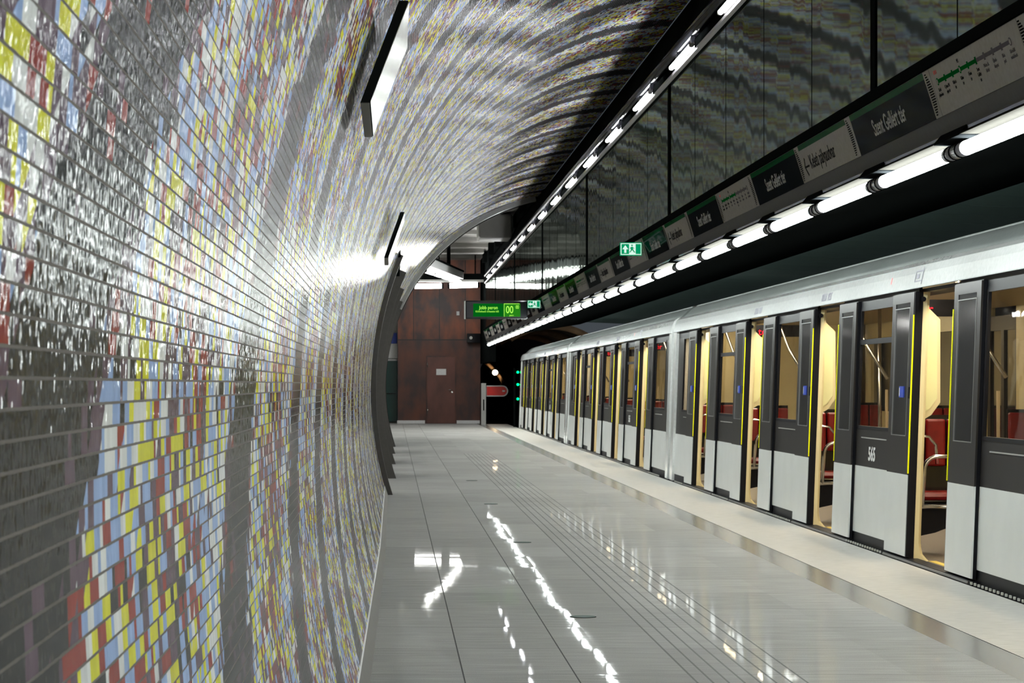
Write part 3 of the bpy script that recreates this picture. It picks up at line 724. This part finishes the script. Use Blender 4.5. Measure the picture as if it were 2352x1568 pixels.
# door in the rusted wall
off = Vector((wx(1013), 81, 0))
dr = empty('door_1', off); tag(dr, 'rust brown steel door in the far end wall', 'door', None, 'structure')
MB().box(wx(979), wx(1048), 80.955, 81.0, 0, wz(817)).build('door_frame', M['rust_frame'] if 'rust_frame' in M else M['corten'], dr, off)
M['rust'] = pm('rust_brown_door', (.115, .036, .024), .4, noise=.35, nscale=2.5, stretch=(1, 1, .5))
MB().box(wx(982), wx(1045), 80.93, 80.955, .01, wz(820)).build('door_leaf', M['rust'], dr, off)
MB().box(wx(1002), wx(1024.5), 80.924, 80.93, wz(861), wz(847)).build('notice', M['white'], dr, off)
MB().tube([(wx(1038), 80.93, wz(895)), (wx(1038), 80.88, wz(895)), (wx(1030), 80.88, wz(895))], .012).tube([(wx(1038), 80.93, wz(900)), (wx(1038), 80.915, wz(900))], .03).build('handle', M['chrome'], dr, off)
for yy in (837, 943): MB().tube([(wx(982), 80.93, wz(yy+6)), (wx(982), 80.93, wz(yy-6))], .013).build('hinge', M['chrome'], dr, off)
struct(MB().box(wx(912), wx(976), 80.96, 81, 0, .10), 'baseboard_end_left', M['white'], 'white skirting left of the rust brown door', 'skirting')
struct(MB().box(wx(1049), wx(1102), 80.96, 81, 0, .10), 'baseboard_end_right', M['white'], 'white skirting right of the rust brown door', 'skirting')
tag(MB().box(wx(1048.5), wx(1055), 80.92, 81, wz(724), wz(715)).build('wall_box', M['white'], None, bevel=.005), 'small white box on the rust brown wall beside the display', 'wall box')
off = Vector((wx(1088), 80.8, wz(787)))
t = empty('loudspeaker_box', off, 'black box with a pale knob at the right edge of the rust brown wall', 'box')
MB().box(wx(1072), wx(1103), 80.7, 81, wz(787), wz(766)).build('casing', M['gloss_black'], t, off, bevel=.01)
MB().tube([(wx(1081), 80.7, wz(776)), (wx(1081), 80.66, wz(776))], .05).build('knob', M['galv'], t, off)
# teal door left of it
off = Vector((-.4, 81.9, 0))
dr = empty('door_2', off); tag(dr, 'dark teal glazed door left of the rust brown wall', 'door', None, 'structure')
MB().box(-1.2, .14, 81.9, 81.96, .05, 2.0).build('door_leaf', M['teal'], dr, off)
MB().box(-1.2, .14, 81.88, 81.97, 2.0, 2.06).build('head_rail', M['steel'], dr, off)
MB().tube([(-1.1, 81.85, .95), (.12, 81.85, .95)], .012).build('push_bar', M['chrome'], dr, off)
tag(MB().box(-1.2, .14, 81.8, 81.97, 2.08, 2.55).build('panel_box', M['white'], None, bevel=.01), 'white panel above the teal door', 'panel')
tag(MB().box(-.06, .12, 81.8, 81.97, 2.553, 2.9).build('notice_board', M['blue'], None, bevel=.01), 'small blue notice above the white panel', 'notice')
# hall tube lights
def hall_tube(p0, p1, label, group, r=.055):
    p0, p1 = Vector(p0), Vector(p1); c = (p0+p1)/2; d_ = (p1-p0).normalized()
    t = empty('hall_tube_light', c, label, 'tube light', group)
    MB().tube([p0+d_*.06, p1-d_*.06], r, 14).build('glass_tube', M['tube_hall'], t, c)
    for pa, pb in ((p0, p0+d_*.06), (p1-d_*.06, p1)): MB().tube([pa, pb], r+.004, 14).build('end_cap', M['clamp'], t, c)
zc2 = H+225/75.6
hall_tube((.60, 77.5, zc2), (1.53, 77.5, zc2+.01), 'left of two tube lights hung across the far end wall', 'cross tubes in the far hall', .075)
hall_tube((1.66, 77.5, zc2+.01), (2.62, 77.5, zc2+.04), 'right of two tube lights hung across the far end wall', 'cross tubes in the far hall', .075)
P0, P1 = Vector((.72, 59, 3.89)), Vector((2.02, 76.8, 4.32))
for k in range(5):
    hall_tube(P0.lerp(P1, k/5+.012), P0.lerp(P1, (k+1)/5-.012), ['nearest', 'second', 'third', 'fourth', 'farthest'][k]+' tube of the slanting light row in the far hall', 'slanting tube row', .055)
off = P0
lb = empty('light_beam', off, 'grey slanting beam carrying the tube row in the far hall', 'light beam')
dv = (P1-P0)
a, b_ = P0+Vector((0, 0, .10)), P1+Vector((0, 0, .10))
def slab(a, b_, wd, z0, z1):
    sd = Vector((dv.y, -dv.x, 0)).normalized()*wd
    P = [a-sd+Vector((0, 0, z0)), a+sd+Vector((0, 0, z0)), a+sd+Vector((0, 0, z1)), a-sd+Vector((0, 0, z1))]
    P += [p+(b_-a) for p in P]
    return MB().add(P, [(0, 1, 2, 3), (4, 7, 6, 5), (0, 4, 5, 1), (1, 5, 6, 2), (2, 6, 7, 3), (3, 7, 4, 0)])
slab(a, b_, .10, 0, .20).build('beam', M['galv'], lb, off)
slab(a, b_, .12, .20, .25).build('top_rail', M['black'], lb, off)
for kk in (.35, .62):
    p = P0.lerp(P1, kk); MB().tube([p+Vector((0, 0, .3)), (p.x, p.y, 5.18)], .05 if kk > .5 else .015).build('hanger', M['black'], lb, off)
t = empty('cross_beam', (1.6, 77.6, zc2+.12), 'dark beam above the two cross tubes in the far hall', 'light beam')
off = Vector((1.6, 77.6, zc2+.12))
MB().box(.35, 2.75, 77.45, 77.75, zc2+.13, zc2+.20).build('reflector_plate', M['galv'], t, off)
MB().box(.35, 2.75, 77.4, 77.8, zc2+.20, zc2+.38).build('beam', M['black'], t, off)
for xx in (.6, 2.5): MB().tube([(xx, 77.6, zc2+.38), (xx, 77.6, 5.18)], .02).build('hanger', M['black'], t, off)

# gate post with red sign
off = Vector((2.8, 78.5, 0))
t = empty('gate_post', off, 'light grey gate post at the platform end with a red rounded arm', 'gate post')
MB().box(2.71, 2.86, 78.4, 78.55, 0, 1.28).build('post', M['galv'], t, off, bevel=.01)
MB().box(2.765, 2.80, 78.385, 78.4, .44, .78).build('slot', M['black'], t, off)
def stadium(x0, x1, z0, z1):
    r = (z1-z0)/2; zc_ = (z0+z1)/2
    return [(x0, z1), (x0, z0)]+[(x1-r+r*math.cos(a), zc_+r*math.sin(a)) for a in [-math.pi/2+math.pi*i/12 for i in range(13)]]
ar = MB().prism(stadium(2.87, 3.54, .87, 1.21), 78.45, 78.5).build('barrier_arm', M['white'], t, off)
MB().prism(stadium(2.88, 3.50, .905, 1.175), 78.44, 78.45).build('red_face', M['red_sign'], ar, off)
MB().box(3.36, 3.44, 78.43, 78.44, 1.02, 1.06).build('small_mark', M['white'], ar, off)
# tunnel mouth
struct(MB().box(2.78, 2.98, 74, 81.5, 1.9, 5.2), 'wall_portal', M['black'], 'black pier between rust wall and tunnel mouth', 'wall')
struct(MB().box(2.4, 7.3, 81.5, 82, 3.3, 5.4), 'wall_portal_head', M['black'], 'black wall above the tunnel mouth', 'wall')
for k, y in enumerate((80, 88, 97)):
    mb = MB(); nn = 40; P = []; ri = 2.12; ro = 2.32
    for i in range(nn+1):
        a = math.radians(-25+150*i/nn)
        for yy in (y, y+.22):
            for r in (ri, ro): P.append((4.95+r*math.cos(a), yy, .85+r*math.sin(a)))
    F = []
    for i in range(nn):
        b = 4*i; F += [(b, b+4, b+6, b+2), (b+1, b+3, b+7, b+5), (b, b+1, b+5, b+4), (b+2, b+6, b+7, b+3)]
    tag(mb.add(P, F, True).build('tunnel_ring', M['ring']), ['nearest', 'middle', 'farthest'][k]+' curved lining ring toned as lit in the tunnel mouth', 'tunnel ring', 'tunnel lining rings', 'structure')
cyl = []; nn = 40; mb = MB(); P = []
for i in range(nn+1):
    a = math.radians(-40+260*i/nn)
    for yy in (81.6, 130): P.append((4.95+2.34*math.cos(a), yy, .85+2.34*math.sin(a)))
mb.add(P, [(2*i, 2*i+1, 2*i+3, 2*i+2) for i in range(nn)], True)
struct(mb, 'wall_tunnel', M['tunnel'], 'dark tunnel lining beyond the train', 'tunnel')
struct(MB().box(1, 9, 130, 130.2, -1.2, 5), 'tunnel_end_dark', M['black'], 'darkness at the end of the tunnel', 'wall')  # black sheet standing in for the unlit depth of the tunnel
for k, (p, lab) in enumerate((((3.76, 94.0, 1.68), 'small bright lamp on the left of the tunnel beyond the red arm'),)):
    t = empty('tunnel_lamp', p, lab, 'lamp', 'tunnel lamps')
    MB().tube([(0, -.04, 0), (0, .04, 0)], .10, 14).build('globe', M['warm_lamp'], t, V0)
    MB().tube([(0, .04, 0), (0, .10, 0)], .12, 14).build('housing', M['clamp'], t, V0)
AP = [(3.33, 94.2, 2.12), (3.55, 94.2, 1.95), (3.78, 94.2, 1.72), (3.96, 94.2, 1.50), (4.05, 94.2, 1.32), (3.98, 94.2, 1.22)]
tag(MB().tube(AP, .07, 10).build('tunnel_pipe', M['ring']), 'curved pipe toned orange as lit by the lamp in the tunnel mouth', 'pipe')
# added post with green lenses, standing in for the signal's glow on the train
t = empty('signal_glow', (3.54, 74.4, 0), 'green lights on an added post for the signal glow on the train front', 'signal')
MB().box(-.03, .03, .0, .05, 0, 1.72).build('post', M['black'], t, V0)
for zz in (1.60, 1.24, .82): MB().tube([(.10, -.02, zz), (.10, .02, zz)], .035, 12).build('lens', M['green_glow'], t, V0); MB().box(.02, .10, .02, .05, zz-.05, zz+.05).build('lamp_arm', M['black'], t, V0)

# back and far ends (close the space)
struct(MB().box(-1.5, 7.3, Y0-.2, Y0, -1.1, 6), 'wall_back', M['concrete_d'], 'dark wall behind the camera', 'wall')

# ---------------------------------------------------------------- the train
def sx_(z): return 3.606+.038*z            # outer face of the open door leaves
CAR = 20.05; CL = 19.75
DOORS = [3.72+4.3*i for i in range(4)]
def make_car():
    c0 = Vector((4.95, CL/2, -1.05)); OFF[0] = c0
    root = bpy.data.objects.new('train_car', None); COL.objects.link(root); root.location = c0
    BX = .036                                # body face sits behind the sliding leaves
    def side(z): return sx_(z)+BX
    def panel(y0, y1, z0, z1, th=.03, d=0):
        return [(side(z0)+d, z0), (side(z1)+d, z1), (side(z1)+d+th, z1), (side(z0)+d+th, z0)]
    bays = [(0.0, DOORS[0]-.65)]+[(DOORS[i]+.65, DOORS[i+1]-.65) for i in range(3)]+[(DOORS[3]+.65, CL)]
    lo = MB(); dk = MB(); sk_ = MB(); hd = MB()
    for a, b in bays:
        lo.prism(panel(a, b, .09, .61, .014), a, b)
        dk.prism(panel(a, b, .61, .91, .02, .001), a, b)
        hd.prism(panel(a, b, 1.84, 1.95, .02, .001), a, b)
        for ye, sg in ((a, 1), (b, -1)):
            if .01 < ye < CL-.01: MB().prism(panel(a, b, .0, 1.92, .03, -.0015), min(ye-sg*.001, ye+sg*.014), max(ye-sg*.001, ye+sg*.014)).build('door_seal', M['rubber'], root)
        if a == 0: wa, wb = .9, b-.80
        elif b == CL: wa, wb = a+.80, CL-.9
        else: wa, wb = a+.80, b-.80
        dk.prism(panel(a, wa, .91, 1.84, .02, .001), a, wa); dk.prism(panel(wb, b, .91, 1.84, .02, .001), wb, b)
        sk_.prism(panel(a, b, -.12, .09, .014, .006), a, b)
        w_ = MB().prism(panel(wa, wb, .905, 1.845, .008, .012), wa, wb).build('window', M['window'], root)
        fr = MB()
        fr.prism(panel(wa, wb, .90, .925, .02, -.004), wa, wb).prism(panel(wa, wb, 1.825, 1.85, .02, -.004), wa, wb)
        fr.prism(panel(wa, wa+.02, .92, 1.83, .02, -.004), wa, wa+.02).prism(panel(wb-.02, wb, .92, 1.83, .02, -.004), wb-.02, wb)
        if a != 0 and b != CL and abs(a-bays[1][0]) < .01 or (a == bays[3][0]):
            fr.prism(panel(wa, wb, 1.56, 1.60, .02, -.006), wa, wb)
        fr.build('window_frame', M['rubber'], w_)
        MB().prism(panel(wa, wb, .83, .838, .01, -.004), wa+.2, wb-.2).build('trim_line', M['galv'], root)
    lo.build('lower_panel', M['lower_white'], root); dk.build('dark_band', M['dark_train'], root); sk_.build('skirt', M['rubber'], root); hd.build('head_band', M['rubber'], root)
    # cantrail band and roof
    cant = [(3.664, 1.922), (3.668, 1.93), (3.690, 2.03), (3.715, 2.085), (3.76, 2.118), (3.80, 2.128), (3.95, 2.10), (3.95, 1.95), (3.70, 1.925)]
    MB().prism(cant, 0, CL).build('cantrail', M['white_train'], root)
    MB().prism([(3.80, 2.128), (3.84, 2.165), (3.90, 2.225), (3.97, 2.268), (4.10, 2.30), (4.45, 2.36), (4.95, 2.385), (5.45, 2.36), (5.94, 2.255), (6.1, 2.1), (5.9, 2.1), (3.95, 2.1)], .05, CL-.05, True).build('roof', M['roof'], root)
    MB().prism([(3.965, 2.266), (3.985, 2.272), (3.985, 2.284), (3.965, 2.276)], .1, CL-.1).build('roof_rail', M['roof'], root)
    MB().box(3.75, 3.95, .0, CL, 1.90, 1.925).build('door_header', M['rubber'], root)
    # end caps (white vertical pillars at the gangway)
    for ya, yb in ((-.02, .28), (CL-.28, CL+.02)):
        MB().prism([(3.615, .0), (sx_(1.92)+.0, 1.92), (3.74, 2.05), (3.84, 2.14), (4.1, 2.14), (4.1, 0)], ya, yb).build('end_pillar', M['white_train'], root)
    for ya, yb in ((-.01, .15), (CL-.15, CL+.01)): MB().box(4.1, 6.0, ya, yb, .0, 2.2).build('end_wall', M['cream'], root)
    # floor, sill, underframe, inner ceiling, far side
    MB().box(3.70, 6.25, .05, CL-.05, -.06, .0).build('car_floor', M['carfloor'], root)
    MB().box(4.0, 5.9, .1, CL-.1, -.75, -.07).build('underframe', M['rubber'], root)
    for wy in (2.6, 4.7, CL-4.7, CL-2.6):
        MB().tube([(4.15, wy, -.68), (4.28, wy, -.68)], .37, 24).tube([(5.62, wy, -.68), (5.75, wy, -.68)], .37, 24).tube([(4.28, wy, -.68), (5.62, wy, -.68)], .07, 12).build('wheel_set', M['steel'], root)
    MB().box(3.92, 6.1, .15, CL-.15, 2.02, 2.06).build('inner_ceiling', M['beige'], root)
    MB().box(4.06, 4.14, .5, CL-.5, 2.0, 2.02).build('ceiling_light', M['car_light'], root)
    far = MB(); farw = MB(); fard = MB()
    edges = [0]+[v_ for d_ in DOORS for v_ in (d_-.65, d_+.65)]+[CL]
    for i in range(0, len(edges)-1):
        a, b = edges[i], edges[i+1]
        if i % 2 == 0:
            far.box(6.18, 6.28, a, b, 0, .91).box(6.18, 6.28, a, b, 1.84, 2.05).box(6.18, 6.28, a, a+.4, .91, 1.84).box(6.18, 6.28, b-.4, b, .91, 1.84)
            farw.box(6.22, 6.23, a+.4, b-.4, .91, 1.84)
        else:
            fard.box(6.2, 6.25, a, a+.12, 0, 1.95).box(6.2, 6.25, b-.12, b, 0, 1.95).box(6.2, 6.25, a, b, 0, .4).box(6.2, 6.25, a, b, 1.8, 1.95).box(6.2, 6.25, (a+b)/2-.06, (a+b)/2+.06, 0, 1.95)
            farw.box(6.22, 6.23, a+.12, b-.12, .4, 1.8)
    far.build('far_side', M['cream'], root); fard.build('far_doors', M['dark_train'], root); farw.build('far_windows', M['shade_glass'], root)
    # doors
    for di, d_ in enumerate(DOORS):
        a, b = d_-.65, d_+.65
        for sgn, ya, yb in ((-1, a-.76, a), (1, b, b+.76)):
            def lp(z0, z1, o0, o1): return [(sx_(z0)+o0, z0), (sx_(z1)+o0, z1), (sx_(z1)+o1, z1), (sx_(z0)+o1, z0)]
            lf = MB().prism(lp(.035, .61, 0, .02), ya, yb)
            leaf = lf.build('door_leaf', M['lower_white'], root)
            up_ = MB().prism(lp(.61, .88, .0, .02), ya, yb).prism(lp(1.83, 1.90, 0, .02), ya, yb).prism(lp(.88, 1.83, .0, .02), ya, ya+.12).prism(lp(.88, 1.83, .0, .02), yb-.12, yb)
            up_.build('upper_frame', M['dark_train'], leaf)
            MB().prism(lp(.88, 1.83, .004, .012), ya+.12, yb-.12).build('door_glass', M['shade_glass'], leaf)
            gl = MB()
            for z_, zz in ((.88, .886), (1.79, 1.796)): gl.prism(lp(z_, zz, -.002, .004), ya+.12, yb-.12)
            gl.prism(lp(.88, 1.796, -.002, .004), ya+.118, ya+.126).prism(lp(.88, 1.796, -.002, .004), yb-.126, yb-.118)
            gl.build('glazing_bead', M['steel'], leaf)
            # rubber around the leaf and its thick inner side
            MB().prism(lp(.03, 1.905, .012, .034), ya-.002, yb+.002).build('leaf_core', M['rubber'], leaf)
            ye = yb if sgn < 0 else ya             # leading edge, next to the opening
            s2 = 1 if sgn < 0 else -1
            y1_, y2_ = sorted((ye, ye+s2*.022))
            MB().prism(lp(.03, 1.9, .004, .034), y1_, y2_).build('edge_seal', M['rubber'], leaf)
            y1_, y2_ = sorted((ye+s2*.004, ye+s2*.020))
            MB().prism(lp(.62, 1.74, -.004, .004), y1_, y2_).build('yellow_edge', M['yellow'], leaf)
            if sgn > 0:                            # far leaf carries the sticker near its leading edge... on the far side of the opening
                MB().prism(lp(1.155, 1.235, -.002, .004), yb-.33+.0-.18, yb-.33+.0-.03+.0).build('blue_sticker', M['blue'], leaf)
                MB().prism(lp(1.165, 1.225, -.0035, -.002), yb-.33-.05, yb-.33-.035).build('sticker_mark', M['white'], leaf)
                MB().prism(lp(1.15, 1.23, -.003, .004), ya+.03, ya+.07).build('door_button', M['gloss_black'], leaf)
        # sill
        MB().prism([(3.595, -.03), (3.60, .022), (3.70, .022), (3.70, -.03)], a-.78, b+.78).build('door_sill', M['rubber'], root)
        MB().prism([(3.59, .004), (3.595, .016), (3.605, .018), (3.605, .004)], a-.74, b+.74).build('sill_strip', M['steel'], root)
        MB().box(3.78, 3.83, a, b, .0, .004).build('yellow_line', M['yellow_line'], root)
        # cream door pillars with flared foot
        for sgn, ye in ((-1, a), (1, b)):
            pl = MB(); prof = []
            lev = [(.0, .12), (.02, .10), (.05, .075), (.10, .062), (.11, .062), (.13, .058), (1.86, .058), (1.90, .065)]
            P = []; F = []
            for z, w_ in lev:
                x0 = side(min(z, 1.8))+.022
                if sgn > 0: q_ = [(x0, ye+.002), (x0+w_-.02, ye+.002), (x0+w_, ye+.025), (x0+w_, ye+.14), (x0, ye+.14)]
                else: q_ = [(x0, ye-.002), (x0, ye-.14), (x0+w_, ye-.14), (x0+w_, ye-.025), (x0+w_-.02, ye-.002)]
                P += [(x, y, z) for x, y in q_]
            for i in range(len(lev)-1):
                for k in range(5): F.append((5*i+k, 5*i+(k+1) % 5, 5*i+5+(k+1) % 5, 5*i+5+k))
            pl.add(P, F, False).build('door_pillar', M['cream'], root)
        # draught screen just past the opening
        xs, y1_ = 3.745, b+.16
        scn = MB()
        o_ = [(xs, .98), (xs, 1.86), (xs+.05, 1.81), (xs+.15, 1.71), (xs+.15, 1.12), (xs+.085, 1.03)]
        scr = scn.prism(o_, y1_, y1_+.03).build('draught_screen', M['cream'], root)
        i_ = [(xs+.015, 1.04), (xs+.015, 1.80), (xs+.045, 1.78), (xs+.125, 1.70), (xs+.125, 1.15), (xs+.075, 1.08)]
        MB().prism(i_, y1_-.012, y1_).build('screen_inset', M['cream2'], scr)
        # black sensor
        MB().tube([(3.74, b+.001, 1.85), (3.74, b-.02, 1.85)], .018, 12).build('door_sensor', M['rubber'], root)
        # seats past the opening, with dark pedestal and arched rail
        for (xa, xb) in ((3.80, 4.28), (5.62, 6.12)):
            sy = b+1.05
            st = MB().box(xa, xb, sy-.46, sy-.02, .40, .46).build('seat', M['red_seat'], root, bevel=.03)
            mbk = MB()
            for q_ in range(3):
                wq = (xb-xa)/3; mbk.box(xa+q_*wq+.006, xa+(q_+1)*wq-.006, sy-.06, sy, .64, .99)
            mbk.build('seat_back', M['red_seat'], st, bevel=.015)
            MB().box(xa, xb, sy, sy+.03, .42, 1.02).build('seat_shell', M['gloss_black'], st)
            MB().prism([(xa, .14), (xa+.14, .17), (xb, .30), (xb, .38), (xa, .38)], sy-.5, sy+.03).build('seat_pedestal', M['rubber'], root)
        ry = b+.5
        arc = [(3.835, ry, .36), (3.85, ry, .60)]+[(3.95-.10*math.cos(a_), ry, .62+.105*math.sin(a_)) for a_ in [i*math.pi/12 for i in range(7)]]+[(4.30, ry, .73)]
        MB().tube(arc, .016, 10).tube([(3.80, ry, .36), (4.4, ry, .36)], .016, 10).build('seat_rail', M['chrome'], root)
        arc = [(3.80, ry+.35, .84), (3.88, ry+.35, .87), (3.96, ry+.35, .86), (4.01, ry+.35, .80), (4.02, ry+.35, .66)]
        MB().tube(arc, .012, 8).build('seat_rail', M['chrome'], root)
        MB().tube([(4.95, d_, 0), (4.95, d_, 2.02)], .018, 10).build('grab_pole', M['chrome'], root)
        MB().tube([(4.02, b+.28, 1.98), (4.06, b+.26, 1.90), (4.14, b+.10, 1.62), (4.3, b-.1, 1.3)], .016, 10).build('grab_rail', M['chrome'], root)
        # hanging information display with red text
        if di in (0, 2):
            MB().box(4.06, 4.6, b+1.9, b+2.0, 1.78, 1.91).build('info_display', M['gloss_black'], root)
            text('red_text', 'tér', .11, frame4((4.08, b+1.895, 1.80), (1, 0, 0), (0, 0, 1)), M['led_red'], root, ext=.001)
    # longitudinal partition boards (warm) inside, near side
    for a, b in bays[1:4]:
        MB().box(4.5, 4.52, a+1.0, a+1.03, .35, 1.2).build('glass_board', M['beige'], root)
    # lettering
    side4 = lambda y, z, ex=-.0015: frame4((side(z)+ex, y, z), (0, -1, 0), (.038, 0, 1))
    for bi in (1,):
        ym = bays[bi][0]+1.68
        text('car_number', '565', .145, side4(ym, .665, -.003), M['white'], root, ext=.001, sx=1.3, bold=.004)
    c4 = lambda y: frame4((3.6735, y, 1.955), (0, -1, 0), (.215, 0, .977))
    for yy in (8.25, 12.3): text('band_lettering', 'BUDA  PEST', .095, c4(yy) @ Matrix.Translation((0, 0, .0035)), M['grey_print'], root, ext=.001)
    ic = c4(4.35) @ Matrix.Translation((0, -.01, .0035)) @ Matrix.Diagonal((1.6, 1.1, 1, 1))
    MB().rectp(c4(5.22) @ Matrix.Translation((0, .03, .0035)), 0, .025, 0, .05, .001).build('red_mark', M['red_sign'], root)
    MB().rectp(ic, 0, .16, .02, .028, .001).rectp(ic, 0, .16, .085, .093, .001).rectp(ic, 0, .01, .02, .09, .001).rectp(ic, .15, .16, .0, .115, .001).rectp(ic, .03, .09, .04, .07, .001).build('train_symbol', M['grey_print'], root)
    # platform gap dots
    gd = MB()
    for a, b in bays:
        wa, wb = max(.3, a+.8), min(CL-.3, b-.8); y = wa
        while y < wb: gd.box(3.586, 3.596, y, y+.028, .006, .022); y += .1
    g_ = gd.build('gap_comb', M['comb'], root); g_['kind'] = 'stuff'
    OFF[0] = V0
    return root
car0 = make_car()
for k, lab in enumerate(('nearest train car, pale grey and charcoal with open doors, numbered 565', 'middle train car seen past the first white car joint', 'farthest train car with green light on its front end')):
    c = car0 if k == 0 else copy_tree(car0)
    c.location = (4.95, 13.62+CAR*k+CL/2, -1.05)
    tag(c, lab, 'train car', 'cars of the train')
    if k == 0:
        b_ = copy_tree(car0); b_.location = (4.95, 13.62-CAR+CL/2, -1.05)
        tag(b_, 'rear train car beside the camera, beyond the right edge', 'train car', 'cars of the train')
    if k < 2:
        y = 13.62+CAR*(k+1)-.3
        off = Vector((4.95, y+.15, -.5))
        g = MB().prism([(3.80, .02), (3.86, 1.95), (4.0, 2.1), (4.9, 2.25), (5.9, 2.15), (6.1, 2.0), (6.15, .02)], y+.03, y+.27).build('gangway_bellows', M['rubber'], None)
        tag(g, ['black gangway joint between the nearest and middle cars', 'black gangway joint between the middle and farthest cars'][k], 'gangway', 'gangways between the cars')
for k, lab in enumerate(('left running rail under the train', 'right running rail under the train')):
    x = 4.215+1.435*k
    tag(MB().prism([(x-.06, -1.1), (x+.06, -1.1), (x+.02, -1.08), (x+.035, -1.055), (x-.035, -1.055), (x-.02, -1.08)], Y0, 129).build('running_rail', M['steel']), lab, 'rail', 'running rails')
